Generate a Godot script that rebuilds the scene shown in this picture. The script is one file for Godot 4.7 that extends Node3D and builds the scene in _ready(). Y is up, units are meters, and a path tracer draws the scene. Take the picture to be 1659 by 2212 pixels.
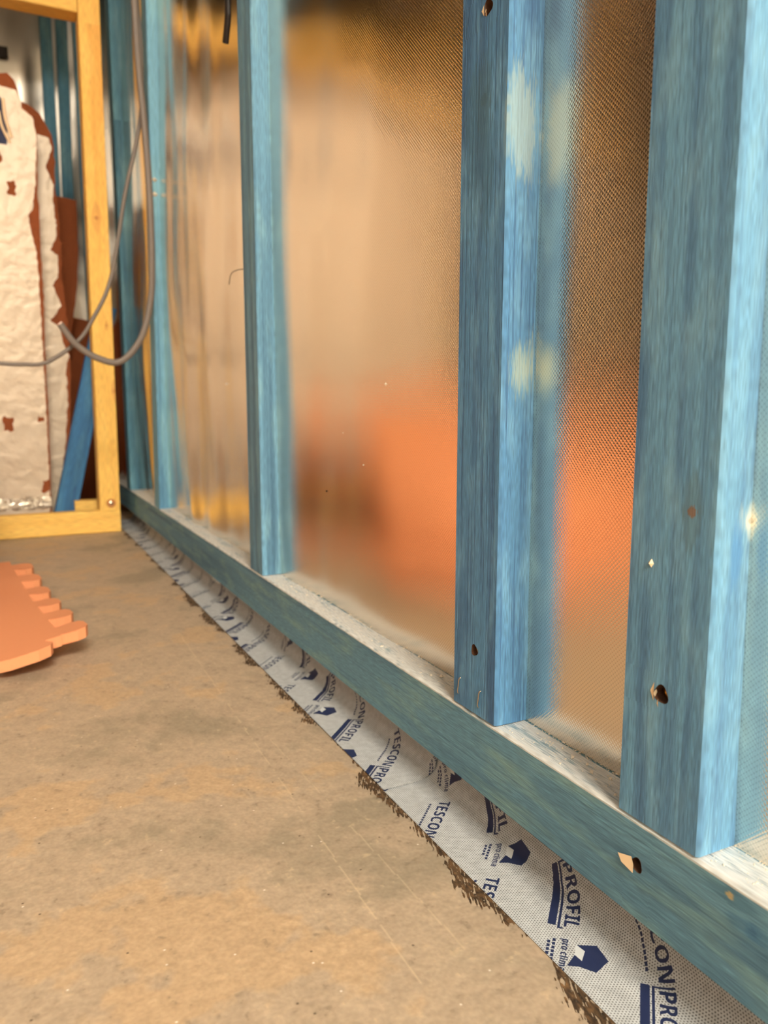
extends Node3D
# A room being lined: blue battens over a foil membrane, seen low along the wall.

const XR := 0.262          # front face of the wall battens
const XF := 0.287          # foil membrane
const RAIL_TOP := 0.087
const RAIL_LOW := 0.036
const PERIM := 0.15        # wood textures are wrapped once round a 50 x 25 batten

var names := {}

# ---------------------------------------------------------------- mesh helper
class MB:
	var v := PackedVector3Array()
	var n := PackedVector3Array()
	var t := PackedVector2Array()
	var i := PackedInt32Array()
	func tri_idx(a: int, b: int, c: int, want: Vector3) -> void:
		if (v[c] - v[a]).cross(v[b] - v[a]).dot(want) >= 0.0:
			i.append_array([a, b, c])
		else:
			i.append_array([a, c, b])
	func add(p: Vector3, nn: Vector3, uv: Vector2) -> int:
		v.append(p); n.append(nn); t.append(uv)
		return v.size() - 1
	func quad(p: Array, nn: Vector3, uv: Array) -> void:
		var b := v.size()
		for k in 4:
			add(p[k], nn, uv[k])
		tri_idx(b, b + 1, b + 2, nn)
		tri_idx(b, b + 2, b + 3, nn)
	func flat(p: Array, want: Vector3, uv: Array = []) -> void:
		var nn: Vector3 = (p[2] - p[0]).cross(p[1] - p[0])
		nn = nn.normalized() if nn.length() > 1e-12 else want
		if nn.dot(want) < 0.0:
			nn = -nn
		var b := v.size()
		for k in p.size():
			add(p[k], nn, uv[k] if uv.size() else Vector2(p[k].x + p[k].z, p[k].y))
		for k in range(1, p.size() - 1):
			tri_idx(b, b + k, b + k + 1, nn)
	func box(lo: Vector3, hi: Vector3) -> void:
		var c := (lo + hi) * 0.5
		var h := (hi - lo) * 0.5
		for ax in 3:
			for s in [-1.0, 1.0]:
				var nn := Vector3.ZERO
				nn[ax] = s
				var a := (ax + 1) % 3
				var b := (ax + 2) % 3
				var pts := []
				for q in [[-1, -1], [1, -1], [1, 1], [-1, 1]]:
					var p := c
					p[ax] += s * h[ax]
					p[a] += q[0] * h[a]
					p[b] += q[1] * h[b]
					pts.append(p)
				flat(pts, nn)
	func mesh(m: Material) -> ArrayMesh:
		var am := ArrayMesh.new()
		var arr := []
		arr.resize(Mesh.ARRAY_MAX)
		arr[Mesh.ARRAY_VERTEX] = v
		arr[Mesh.ARRAY_NORMAL] = n
		arr[Mesh.ARRAY_TEX_UV] = t
		arr[Mesh.ARRAY_INDEX] = i
		am.add_surface_from_arrays(Mesh.PRIMITIVE_TRIANGLES, arr)
		am.surface_set_material(0, m)
		return am

func numbered(n: String) -> String:
	if not names.has(n):
		names[n] = 0
		return n
	names[n] += 1
	return "%s_%03d" % [n, names[n]]

func thing(called: String, label: String, category: String, group := "") -> Node3D:
	var o := Node3D.new()
	o.name = numbered(called)
	add_child(o)
	tag(o, label, category, group)
	return o

func tag(o: Node, label: String, category: String, group := "") -> void:
	o.set_meta("label", label)
	if category != "":
		o.set_meta("category", category)
	if group != "":
		o.set_meta("group", group)

func part(called: String, mb: MB, m: Material, parent: Node3D) -> MeshInstance3D:
	return put(called, mb.mesh(m), parent)

func put(called: String, mesh: Mesh, parent: Node3D) -> MeshInstance3D:
	var o := MeshInstance3D.new()
	o.mesh = mesh
	o.name = called
	o.cast_shadow = GeometryInstance3D.SHADOW_CASTING_SETTING_ON
	parent.add_child(o, true)
	return o

func solo(called: String, mb: MB, m: Material, label: String, category: String, group := "") -> MeshInstance3D:
	var o := put(numbered(called), mb.mesh(m), self)
	tag(o, label, category, group)
	return o

func struct(called: String, mb: MB, m: Material) -> MeshInstance3D:
	var o := put(called, mb.mesh(m), self)
	o.set_meta("kind", "structure")
	return o

# ---------------------------------------------------------------- materials
func flatmat(c: Color, rough := 0.7, metal := 0.0) -> StandardMaterial3D:
	var m := StandardMaterial3D.new()
	m.albedo_color = c
	m.roughness = rough
	m.metallic = metal
	return m

func c8(r: int, g: int, b: int) -> Color:
	return Color(r / 255.0, g / 255.0, b / 255.0)

func noise_bytes(sd: int, freq: float, w: int, h: int, ow: int, oh: int, oct := 3) -> PackedByteArray:
	var n := FastNoiseLite.new()
	n.seed = sd
	n.noise_type = FastNoiseLite.TYPE_SIMPLEX_SMOOTH
	n.frequency = freq
	n.fractal_octaves = oct
	var im := n.get_image(w, h, false, false, true)
	im.convert(Image.FORMAT_L8)
	if w != ow or h != oh:
		im.resize(ow, oh, Image.INTERPOLATE_CUBIC)
	return im.get_data()

# o: dark, base, light, pale (Colors), pale_amount, grain, seed, length (m), knots [[u_m, l_m, r]], dust
func wood(o: Dictionary, w := 384, h := 1536) -> StandardMaterial3D:
	var sd: int = o.seed
	var st: float = o.get("stretch", 1.0)
	var streak := noise_bytes(sd, 0.022, w, int(h * st / 32.0), w, h, 3)
	var grain := noise_bytes(sd + 1, 0.16, w, int(h * st / 64.0), w, h, 2)
	var blot := noise_bytes(sd + 2, 0.02, w, int(h * st / 4.0), w, h, 4)
	var fib := noise_bytes(sd + 3, 0.45, w, int(h * st / 10.0), w, h, 2)
	var dark: Color = o.dark
	var base: Color = o.base
	var light: Color = o.light
	var pale: Color = o.pale
	var pf: float = o.pale_amount
	var gr: float = o.grain
	var dust: float = o.get("dust", 0.0)
	var out := PackedByteArray()
	out.resize(w * h * 3)
	var hgt := PackedByteArray()
	hgt.resize(w * h)
	var k := 0
	for y in h:
		for x in w:
			var u := float(x) / w
			var side := u > 0.3333 and u < 0.5
			var s := streak[k] / 255.0
			var g := grain[k] / 255.0
			var b := blot[k] / 255.0
			var f := fib[k] / 255.0
			var c := dark.lerp(base, clampf(s * 1.9 - 0.15, 0.0, 1.0)).lerp(light, clampf((b - 0.45) * 1.6, 0.0, 1.0))
			var line := clampf((0.42 - g) * 4.0, 0.0, 1.0) * gr
			c = c.lerp(dark, line)
			var pa := clampf((b * 0.55 + f * 0.35 + s * 0.25 - 0.93) * 4.0, 0.0, 1.0) * pf
			c = c.lerp(pale, pa)
			var fv := 0.84 + 0.32 * f
			if side and dust > 0.0:
				var dd := clampf((b * 0.6 + f * 0.5 - 0.05) * 2.4, 0.0, 1.0) * dust
				c = c.lerp(Color(0.84, 0.85, 0.84), dd)
			out[k * 3] = int(clampf(c.r * fv, 0, 1) * 255)
			out[k * 3 + 1] = int(clampf(c.g * fv, 0, 1) * 255)
			out[k * 3 + 2] = int(clampf(c.b * fv, 0, 1) * 255)
			hgt[k] = int(clampf(0.6 + (f - 0.5) * 0.35 - line * 0.45 + (s - 0.5) * 0.2, 0, 1) * 255)
			k += 1
	for kn in o.get("knots", []):
		var cx: float = kn[0] / PERIM * w
		var cy: float = kn[1] / o.length * h
		var rx: float = kn[2] / PERIM * w
		var ry: float = kn[2] / o.length * h
		var ring: Color = kn[3]
		var core: Color = kn[4]
		for y in range(maxi(0, int(cy - ry * 4)), mini(h, int(cy + ry * 4))):
			for x in range(maxi(0, int(cx - rx * 2)), mini(w, int(cx + rx * 2))):
				var dx := (x - cx) / rx
				var dy := (y - cy) / ry
				var d := sqrt(dx * dx + dy * dy) + (fib[y * w + x] / 255.0 - 0.5) * 0.35
				var a := 0.0
				var cc := ring
				if d < 1.0:
					a = 0.75 if d < 0.45 else (0.2 + 0.5 * blot[y * w + x] / 255.0)
					cc = core if d < 0.45 else ring
				else:
					var dl := sqrt(dx * dx * 1.3 + dy * dy * 0.12) + (fib[y * w + x] / 255.0 - 0.5) * 0.5
					a = clampf(1.25 - dl, 0.0, 0.35)
				var q := (y * w + x) * 3
				out[q] = int(lerpf(out[q], cc.r * 255, a))
				out[q + 1] = int(lerpf(out[q + 1], cc.g * 255, a))
				out[q + 2] = int(lerpf(out[q + 2], cc.b * 255, a))
	# undyed or darker patches with a fibrous outline
	for pc in o.get("patches", []):
		for y in range(maxi(0, int((pc[1] - pc[3] * 1.6) / o.length * h)), mini(h, int((pc[1] + pc[3] * 1.6) / o.length * h))):
			for x in range(maxi(0, int((pc[0] - pc[2] * 1.6) / PERIM * w)), mini(w, int((pc[0] + pc[2] * 1.6) / PERIM * w))):
				var q := y * w + x
				var dx: float = (float(x) / w * PERIM - pc[0]) / pc[2]
				var dy: float = (float(y) / h * o.length - pc[1]) / pc[3]
				var d := sqrt(dx * dx + dy * dy) + (fib[q] / 255.0 - 0.5) * 0.9 + (grain[q] / 255.0 - 0.5) * 0.7 + (blot[q] / 255.0 - 0.5) * 0.9
				var a := clampf((1.0 - d) * 1.1, 0.0, 0.5)
				var cc: Color = pc[4]
				out[q * 3] = int(lerpf(out[q * 3], cc.r * 255, a))
				out[q * 3 + 1] = int(lerpf(out[q * 3 + 1], cc.g * 255, a))
				out[q * 3 + 2] = int(lerpf(out[q * 3 + 2], cc.b * 255, a))
	var m := StandardMaterial3D.new()
	m.albedo_texture = ImageTexture.create_from_image(Image.create_from_data(w, h, false, Image.FORMAT_RGB8, out))
	m.roughness = 0.72
	m.heightmap_enabled = true
	m.heightmap_texture = ImageTexture.create_from_image(Image.create_from_data(w, h, false, Image.FORMAT_L8, hgt))
	m.heightmap_scale = 0.035
	m.set_meta("length", o.length)
	return m

# A bevelled batten: along l from org, front face spans a (0..w), depth spans b (0..d).
# holes: [[a, l, r]] real recesses in the front face.
func batten(mb: MB, m: Material, org: Vector3, L: Vector3, A: Vector3, B: Vector3, length: float, w := 0.05, d := 0.025, holes := [], sd := 1, wob := 0.0004) -> void:
	var tl: float = m.get_meta("length", 1.0)
	var c := 0.0013
	var rows := []
	var nseg := maxi(2, int(length / 0.02))
	for k in nseg + 1:
		rows.append(length * k / nseg)
	var R := 0.0085
	for hh in holes:
		rows = rows.filter(func(y): return absf(y - hh[1]) > R + 0.002)
		rows.append_array([hh[1] - R, hh[1] + R])
	rows.sort()
	var ns := FastNoiseLite.new()
	ns.seed = sd
	ns.frequency = 1.0
	# cross-section: a, b, u, with two normals handled per face strip
	var cs := [[c, 0.0], [w - c, 0.0], [w, c], [w, d - c], [w - c, d], [c, d], [0.0, d - c], [0.0, c]]
	var nr := [-B, (A - B).normalized(), A, (A + B).normalized(), B, (B - A).normalized(), -A, (-A - B).normalized()]
	var us := [0.0, w, w, w + d, w + d, 2 * w + d, 2 * w + d, 2 * w + 2 * d, 2 * w + 2 * d]
	var at := func(j: int, l: float) -> Vector3:
		var q: Array = cs[j % 8]
		var calm := 1.0
		for hh in holes:
			calm = minf(calm, clampf((absf(l - hh[1]) - R - 0.001) / 0.03, 0.0, 1.0))
		var e := calm * ns.get_noise_2d(l * 9.0, j * 3.0) * wob + calm * ns.get_noise_2d(l * 90.0, j * 7.0) * wob * 0.5
		return org + L * l + A * (q[0] + e) + B * (q[1] - e * 0.7)
	var pt := func(a: float, b: float, l: float) -> Vector3:
		return org + L * l + A * a + B * b
	for r in rows.size() - 1:
		var l0: float = rows[r]
		var l1: float = rows[r + 1]
		for j in 8:
			if j == 0:
				var hole = null
				for hh in holes:
					if absf(l0 - (hh[1] - R)) < 1e-6:
						hole = hh
				if hole != null:
					var p0 = at.call(0, l0); var p1 = at.call(1, l0); var p2 = at.call(1, l1); var p3 = at.call(0, l1)
					var a0: float = hole[0] - R
					var a1: float = hole[0] + R
					mb.quad([p0, pt.call(a0, 0, l0), pt.call(a0, 0, l1), p3], -B, [Vector2(c / PERIM, l0 / tl), Vector2(a0 / PERIM, l0 / tl), Vector2(a0 / PERIM, l1 / tl), Vector2(c / PERIM, l1 / tl)])
					mb.quad([pt.call(a1, 0, l0), p1, p2, pt.call(a1, 0, l1)], -B, [Vector2(a1 / PERIM, l0 / tl), Vector2(w / PERIM, l0 / tl), Vector2(w / PERIM, l1 / tl), Vector2(a1 / PERIM, l1 / tl)])
					var N := 24
					for q in N:
						var pts := []
						var uvs := []
						for e in [[q, 0], [q + 1, 0], [q + 1, 1], [q, 1]]:
							var ang: float = TAU * e[0] / N
							var dir := Vector2(cos(ang), sin(ang))
							var rr: float = hole[2] * (1.0 + 0.12 * sin(ang * 3.0 + hole[1] * 50.0)) if e[1] == 0 else R / maxf(absf(dir.x), absf(dir.y))
							var pa := Vector2(hole[0], hole[1]) + dir * rr
							pts.append(pt.call(pa.x, 0.0, pa.y))
							uvs.append(Vector2(pa.x / PERIM, pa.y / tl))
						mb.quad(pts, -B, uvs)
					continue
			var uv0: float = us[j] / PERIM
			var uv1: float = us[j + 1] / PERIM
			if j % 2 == 1:
				uv1 = uv0 + 0.004
			mb.quad([at.call(j, l0), at.call(j + 1, l0), at.call(j + 1, l1), at.call(j, l1)], nr[j], [Vector2(uv0, l0 / tl), Vector2(uv1, l0 / tl), Vector2(uv1, l1 / tl), Vector2(uv0, l1 / tl)])
	for e in [[0.0, -L], [length, L]]:
		var pts := []
		var uvs := []
		for j in 8:
			pts.append(at.call(j, e[0]))
			uvs.append(Vector2(cs[j][0] / PERIM, (e[0] + cs[j][1]) / tl))
		mb.flat(pts, e[1], uvs)

# recess wall, screw head with a cross slot, and a torn splinter, as parts of the batten
func screw_parts(parent: Node3D, org: Vector3, L: Vector3, A: Vector3, B: Vector3, hole: Array, depth: float, with_head: bool, splinter: float) -> void:
	var N := 24
	var wall := MB.new()
	var ctr: Vector3 = org + A * hole[0] + L * hole[1]
	for q in N:
		var pts := []
		for e in [[q, 0], [q + 1, 0], [q + 1, 1], [q, 1]]:
			var ang: float = TAU * e[0] / N
			var rr: float = hole[2] * (1.0 + 0.12 * sin(ang * 3.0 + hole[1] * 50.0)) * (1.0 - 0.12 * e[1])
			pts.append(ctr + (A * cos(ang) + L * sin(ang)) * rr + B * (depth * 1.6 * e[1] - 0.0001 * (1 - e[1])))
		var mid := (A * cos(TAU * (q + 0.5) / N) + L * sin(TAU * (q + 0.5) / N))
		wall.flat(pts, -mid)
	var base := []
	for q in N:
		var ang := TAU * q / N
		base.append(ctr + (A * cos(ang) + L * sin(ang)) * hole[2] * 0.95 + B * depth * 1.55)
	wall.flat(base, -B)
	var sh := part("screw_hole", wall, mats.torn, parent)
	sh.set_meta("label", "dark torn screw hole")
	if with_head:
		var head := MB.new()
		var r: float = hole[2] * 0.84
		var prof := [[r * 0.55, 0.0, 0.35], [r * 0.9, 0.0002, 0.75], [r, 0.0008, 1.0]]
		var M := 20
		for k in 2:
			for q in M:
				var pts := []
				for e in [[q, k], [q + 1, k], [q + 1, k + 1], [q, k + 1]]:
					var ang: float = TAU * e[0] / M
					pts.append(ctr + (A * cos(ang) + L * sin(ang)) * prof[e[1]][0] + B * (depth + prof[e[1]][1]))
				head.flat(pts, -B)
		# cross recess: four arms sunk below the head
		for q in M:
			var a0 := TAU * q / M
			var a1 := TAU * (q + 1) / M
			var deep := 0.0015 if q % 5 < 2 else 0.0002
			var p0 := ctr + (A * cos(a0) + L * sin(a0)) * r * 0.55 + B * depth
			var p1 := ctr + (A * cos(a1) + L * sin(a1)) * r * 0.55 + B * depth
			head.flat([p0, p1, ctr + B * (depth + deep)], -B)
		part("screw", head, mats.brass, parent)
	if splinter > 0.0:
		var sp := MB.new()
		var s0: Vector3 = ctr - A * hole[2] * 1.05
		sp.flat([s0 - L * splinter, s0 - A * 0.0016 - B * 0.0005, s0 + L * splinter, s0 + A * 0.0010 - B * 0.0012], -B)
		sp.flat([s0 - L * splinter, s0 + A * 0.0010 - B * 0.0012, s0 + L * splinter, s0 + A * 0.0012 + B * 0.001], A)
		sp.flat([s0 - L * splinter * 1.1 + A * 0.002, s0 - L * splinter * 0.5 + A * 0.0035 - B * 0.0008, s0 - L * splinter * 1.5 + A * 0.003], -B)
		var o := part("splinter", sp, mats.raw, parent)
		o.set_meta("label", "pale raised wood splinter")

# swept tube along points, oval section
func tube(mb: MB, pts: Array, ra: float, rb: float, sides := 10, sub := 6) -> void:
	var cv := Curve3D.new()
	for k in pts.size():
		var tan: Vector3 = Vector3.ZERO
		if k > 0 and k < pts.size() - 1:
			tan = (pts[k + 1] - pts[k - 1]) / 6.0
		elif k == 0:
			tan = (pts[1] - pts[0]) / 3.0
		else:
			tan = (pts[k] - pts[k - 1]) / 3.0
		cv.add_point(pts[k], -tan, tan)
	var ps := []
	for k in pts.size() - 1:
		for s in sub:
			ps.append(cv.sample(k, float(s) / sub))
	ps.append(pts[-1])
	var up := Vector3(0, 0, 1)
	var first := mb.v.size()
	for k in ps.size():
		var d: Vector3 = (ps[mini(k + 1, ps.size() - 1)] - ps[maxi(k - 1, 0)]).normalized()
		var sx := d.cross(up).normalized()
		var sy := sx.cross(d).normalized()
		up = sy
		for q in sides:
			var a := TAU * q / sides
			var nn := (sx * cos(a) / ra + sy * sin(a) / rb).normalized()
			mb.add(ps[k] + sx * cos(a) * ra + sy * sin(a) * rb, nn, Vector2(float(q) / sides, k * 0.1))
	for k in ps.size() - 1:
		for q in sides:
			var a := first + k * sides + q
			var b := first + k * sides + (q + 1) % sides
			mb.tri_idx(a, b, b + sides, mb.n[a])
			mb.tri_idx(a, b + sides, a + sides, mb.n[a])
	for e in [0, ps.size() - 1]:
		var ring := []
		for q in sides:
			ring.append(mb.v[first + e * sides + q])
		mb.flat(ring, (ps[0] - ps[1]) if e == 0 else (ps[-1] - ps[-2]))

# a polygon in the x-y plane (or any axes) made into a slab with real thickness
func slab(mb: MB, poly: PackedVector2Array, org: Vector3, X: Vector3, Y: Vector3, thick: Vector3, uvs := 1.0) -> void:
	var idx := Geometry2D.triangulate_polygon(poly)
	var nrm := -thick.normalized()
	for s in 2:
		var off := thick * s
		var nn := nrm if s == 0 else -nrm
		var b := mb.v.size()
		for p in poly:
			mb.add(org + X * p.x + Y * p.y + off, nn, p * uvs)
		for k in range(0, idx.size(), 3):
			mb.tri_idx(b + idx[k], b + idx[k + 1], b + idx[k + 2], nn)
	var cw := Geometry2D.is_polygon_clockwise(poly)
	for k in poly.size():
		var p := poly[k]
		var q := poly[(k + 1) % poly.size()]
		var e := (q - p)
		var on := Vector2(e.y, -e.x) if not cw else Vector2(-e.y, e.x)
		var a := org + X * p.x + Y * p.y
		var c := org + X * q.x + Y * q.y
		mb.flat([a, c, c + thick, a + thick], X * on.x + Y * on.y, [p * uvs, q * uvs, q * uvs + Vector2(0.02, 0.02), p * uvs + Vector2(0.02, 0.02)])

func ragged(poly: Array, step: float, amp: float, sd: int) -> PackedVector2Array:
	var ns := FastNoiseLite.new()
	ns.seed = sd
	ns.frequency = 1.0
	var out := PackedVector2Array()
	for k in poly.size():
		var p: Vector2 = poly[k]
		var q: Vector2 = poly[(k + 1) % poly.size()]
		var nrm := (q - p).normalized().orthogonal()
		var c := maxi(1, int(p.distance_to(q) / step))
		for j in c:
			var r := p.lerp(q, float(j) / c)
			out.append(r + nrm * amp * (ns.get_noise_2d(r.x * 40.0, r.y * 40.0) + 0.6 * ns.get_noise_2d(r.x * 140.0, r.y * 140.0)))
	return out

var mats := {}

func _ready() -> void:
	setup_view()
	make_materials()
	make_shell()
	make_foil()
	make_wall_battens()
	make_tape()
	make_yellow_frame()
	make_far_corner()
	make_mats()
	make_cables()
	make_debris()

# ---------------------------------------------------------------- camera and light
func setup_view() -> void:
	var cam := Camera3D.new()
	cam.name = "camera"
	var at := CameraAttributesPhysical.new()
	at.frustum_focal_length = 18.01
	at.exposure_aperture = 7.0
	at.frustum_focus_distance = 0.45
	at.frustum_near = 0.01
	at.frustum_far = 60.0
	cam.attributes = at
	cam.fov = rad_to_deg(2.0 * atan(1106.0 / 1660.0))
	cam.near = 0.01
	add_child(cam)
	cam.position = Vector3(0, 0.285, 0)
	cam.rotation_degrees = Vector3(-8.08, -26.51, 0.02)
	cam.current = true
	var we := WorldEnvironment.new()
	we.name = "world"
	var e := Environment.new()
	e.background_mode = Environment.BG_COLOR
	e.background_color = Color(0, 0, 0)
	e.tonemap_mode = Environment.TONE_MAPPER_LINEAR
	e.tonemap_exposure = 1.0
	e.sdfgi_enabled = true
	e.ssao_enabled = true
	e.ssil_enabled = true
	we.environment = e
	add_child(we)
	# LED panel under the ceiling, behind the camera
	ceiling_panel(Vector3(-0.24, 2.40, 2.62), 1.0, 27.0, "square white ceiling light panel behind the camera over the open floor")
	ceiling_panel(Vector3(-1.5, 2.40, 1.2), 0.6, 2.0, "smaller white ceiling light panel on the far side of the room")

func ceiling_panel(p: Vector3, size: float, energy: float, label: String) -> void:
	var t := thing("ceiling_light", label, "light", "ceiling light panels")
	t.position = p
	var body := MB.new()
	var s := size / 2
	body.box(Vector3(-s - 0.015, 0.008, -s - 0.015), Vector3(s + 0.015, 0.05, s + 0.015))
	part("housing", body, flatmat(Color(0.9, 0.9, 0.9), 0.5), t)
	var dif := MB.new()
	dif.box(Vector3(-s, 0.0, -s), Vector3(s, 0.008, s))
	var em := flatmat(Color(0.9, 0.9, 0.88), 0.5)
	em.emission_enabled = true
	em.emission = Color(1.0, 0.965, 0.905)
	em.emission_energy_multiplier = 1.5
	part("lamp_diffuser", dif, em, t)
	var l := AreaLight3D.new()
	l.name = "panel_light"
	l.area_size = Vector2(size, size)
	l.light_energy = energy
	l.light_color = Color(1.0, 0.965, 0.905)
	l.area_range = 12.0
	l.area_attenuation = 2.0
	l.shadow_enabled = true
	t.add_child(l)
	l.position = Vector3(0, -0.01, 0)
	l.rotation_degrees = Vector3(-90, 0, 0)

# ---------------------------------------------------------------- surfaces
func make_materials() -> void:
	mats.torn = flatmat(c8(74, 46, 26), 0.9)
	mats.brass = flatmat(c8(190, 140, 60), 0.3, 1.0)
	mats.raw = flatmat(c8(240, 216, 178), 0.8)
	var cream := c8(232, 226, 190)
	var blue_dark := c8(60, 102, 146)
	var blue_base := c8(96, 155, 196)
	var blue_light := c8(122, 178, 205)
	mats.s4 = wood({seed = 11, length = 0.62, dark = c8(74, 118, 158), base = c8(104, 158, 194), light = c8(124, 174, 202), pale = c8(170, 206, 222), pale_amount = 0.35, grain = 0.35,
		knots = [[0.0362, 0.1513, 0.0055, c8(92, 120, 128), c8(132, 92, 66)], [0.069, 0.148, 0.0026, c8(235, 232, 205), c8(150, 130, 100)]],
		patches = [[0.069, 0.148, 0.008, 0.008, c8(225, 230, 214)], [0.062, 0.135, 0.006, 0.014, c8(74, 136, 196)]]})
	mats.s3 = wood({seed = 21, length = 0.62, dark = blue_dark, base = c8(84, 138, 182), light = c8(114, 168, 204), pale = c8(190, 214, 214), pale_amount = 0.15, grain = 0.75,
		knots = [[0.025, 0.37, 0.008, c8(78, 112, 130), c8(70, 100, 116)]],
		patches = [[0.060, 0.352, 0.016, 0.035, c8(206, 222, 206)], [0.064, 0.215, 0.010, 0.018, c8(222, 226, 186)], [0.020, 0.34, 0.02, 0.05, c8(70, 112, 136)]]})
	mats.s2 = wood({seed = 31, length = 0.9, dark = c8(70, 112, 140), base = c8(104, 156, 188), light = c8(140, 188, 202), pale = c8(214, 226, 212), pale_amount = 0.5, grain = 0.45})
	mats.s1 = wood({seed = 41, length = 1.1, dark = c8(78, 130, 165), base = c8(112, 170, 200), light = c8(140, 195, 210), pale = cream, pale_amount = 0.1, grain = 0.3}, 256, 1024)
	mats.rail = wood({seed = 51, length = 2.7, stretch = 2.6, dark = c8(74, 116, 142), base = c8(100, 148, 172), light = c8(128, 168, 168), pale = c8(178, 196, 160), pale_amount = 0.4, grain = 0.45, dust = 0.92,
		knots = [[0.0455, 0.7498, 0.004, c8(60, 105, 130), c8(205, 170, 110)], [0.036, 0.738, 0.004, c8(50, 104, 150), c8(52, 100, 140)]]}, 384, 2048)
	mats.far_blue = wood({seed = 61, length = 0.8, dark = c8(58, 104, 128), base = c8(82, 138, 164), light = c8(120, 164, 176), pale = cream, pale_amount = 0.15, grain = 0.4}, 192, 768)
	mats.deep_blue = wood({seed = 62, length = 0.8, dark = c8(40, 92, 140), base = c8(58, 120, 172), light = c8(86, 146, 184), pale = cream, pale_amount = 0.05, grain = 0.4}, 192, 768)
	mats.yellow = wood({seed = 71, length = 1.0, dark = c8(236, 180, 90), base = c8(248, 202, 106), light = c8(252, 212, 118), pale = c8(252, 220, 136), pale_amount = 0.3, grain = 0.25,
		knots = [[0.018, 0.62, 0.010, c8(205, 140, 78), c8(180, 112, 60)], [0.030, 0.40, 0.0035, c8(190, 118, 60), c8(150, 86, 44)], [0.042, 0.26, 0.008, c8(214, 150, 84), c8(196, 130, 70)]]}, 256, 1024)
	mats.foil = foil_material()
	mats.foil_far = foil_material()
	mats.foil_far.normal_enabled = false
	mats.foil_far.albedo_color = Color(0.86, 0.84, 0.80)
	mats.foil_far.roughness = 0.42
	mats.floor = floor_material()
	mats.pir = flatmat(c8(142, 76, 40), 0.95)
	crumple(mats.pir, 5, 0.08, 0.12)
	mats.facing = flatmat(c8(206, 192, 172), 0.45, 0.2)
	crumple(mats.facing, 6, 0.025, 0.16)
	mats.crumpled = flatmat(c8(236, 230, 218), 0.28, 0.6)
	crumple(mats.crumpled, 7, 0.05, 0.5)
	mats.mat = flatmat(c8(228, 152, 106), 0.85)
	crumple(mats.mat, 8, 0.15, 0.02)
	mats.cable = flatmat(c8(112, 104, 97), 0.5)
	mats.black = flatmat(c8(28, 22, 20), 0.6)
	mats.copper = flatmat(c8(240, 170, 130), 0.35, 1.0)
	mats.brown_wall = flatmat(c8(104, 88, 72), 0.9)
	mats.ceiling = flatmat(c8(200, 190, 174), 0.95)
	mats.ink = flatmat(c8(40, 52, 84), 0.7)
	mats.sawdust = flatmat(c8(226, 218, 200), 0.9)
	mats.staple = flatmat(c8(205, 190, 170), 0.3, 1.0)

func crumple(m: StandardMaterial3D, sd: int, freq: float, depth_cm: float) -> void:
	var n := FastNoiseLite.new()
	n.seed = sd
	n.frequency = freq
	n.fractal_octaves = 4
	var im := n.get_seamless_image(256, 256)
	m.heightmap_enabled = true
	m.heightmap_texture = ImageTexture.create_from_image(im)
	m.heightmap_scale = depth_cm
	m.uv1_triplanar = true
	m.uv1_world_triplanar = true
	m.uv1_scale = Vector3(4, 4, 4)

# woven foil: a diagonal lattice of slightly domed cells about 2 mm across
func foil_material() -> StandardMaterial3D:
	var S := 64
	var im := Image.create(S, S, false, Image.FORMAT_RGB8)
	var al := Image.create(S, S, false, Image.FORMAT_RGB8)
	var hf := func(x: float, y: float) -> float:
		var p := (x + y) / S
		var q := (x - y) / S
		var a := absf(sin(PI * p))
		var b := absf(sin(PI * q))
		return pow(a * b, 0.6)
	for y in S:
		for x in S:
			var dx: float = hf.call(x + 0.5, y) - hf.call(x - 0.5, y)
			var dy: float = hf.call(x, y + 0.5) - hf.call(x, y - 0.5)
			var n := Vector3(-dx * 6.0, dy * 6.0, 1.0).normalized()
			im.set_pixel(x, y, Color(n.x * 0.5 + 0.5, n.y * 0.5 + 0.5, n.z * 0.5 + 0.5))
			var h: float = hf.call(x, y)
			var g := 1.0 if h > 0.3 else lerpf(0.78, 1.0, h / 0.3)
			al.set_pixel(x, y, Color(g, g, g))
	var m := StandardMaterial3D.new()
	m.albedo_color = Color(0.95, 0.905, 0.845)
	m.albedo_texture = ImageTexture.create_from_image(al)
	m.metallic = 1.0
	m.roughness = 0.11
	m.normal_enabled = true
	m.normal_texture = ImageTexture.create_from_image(im)
	m.normal_scale = 0.22
	return m

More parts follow.
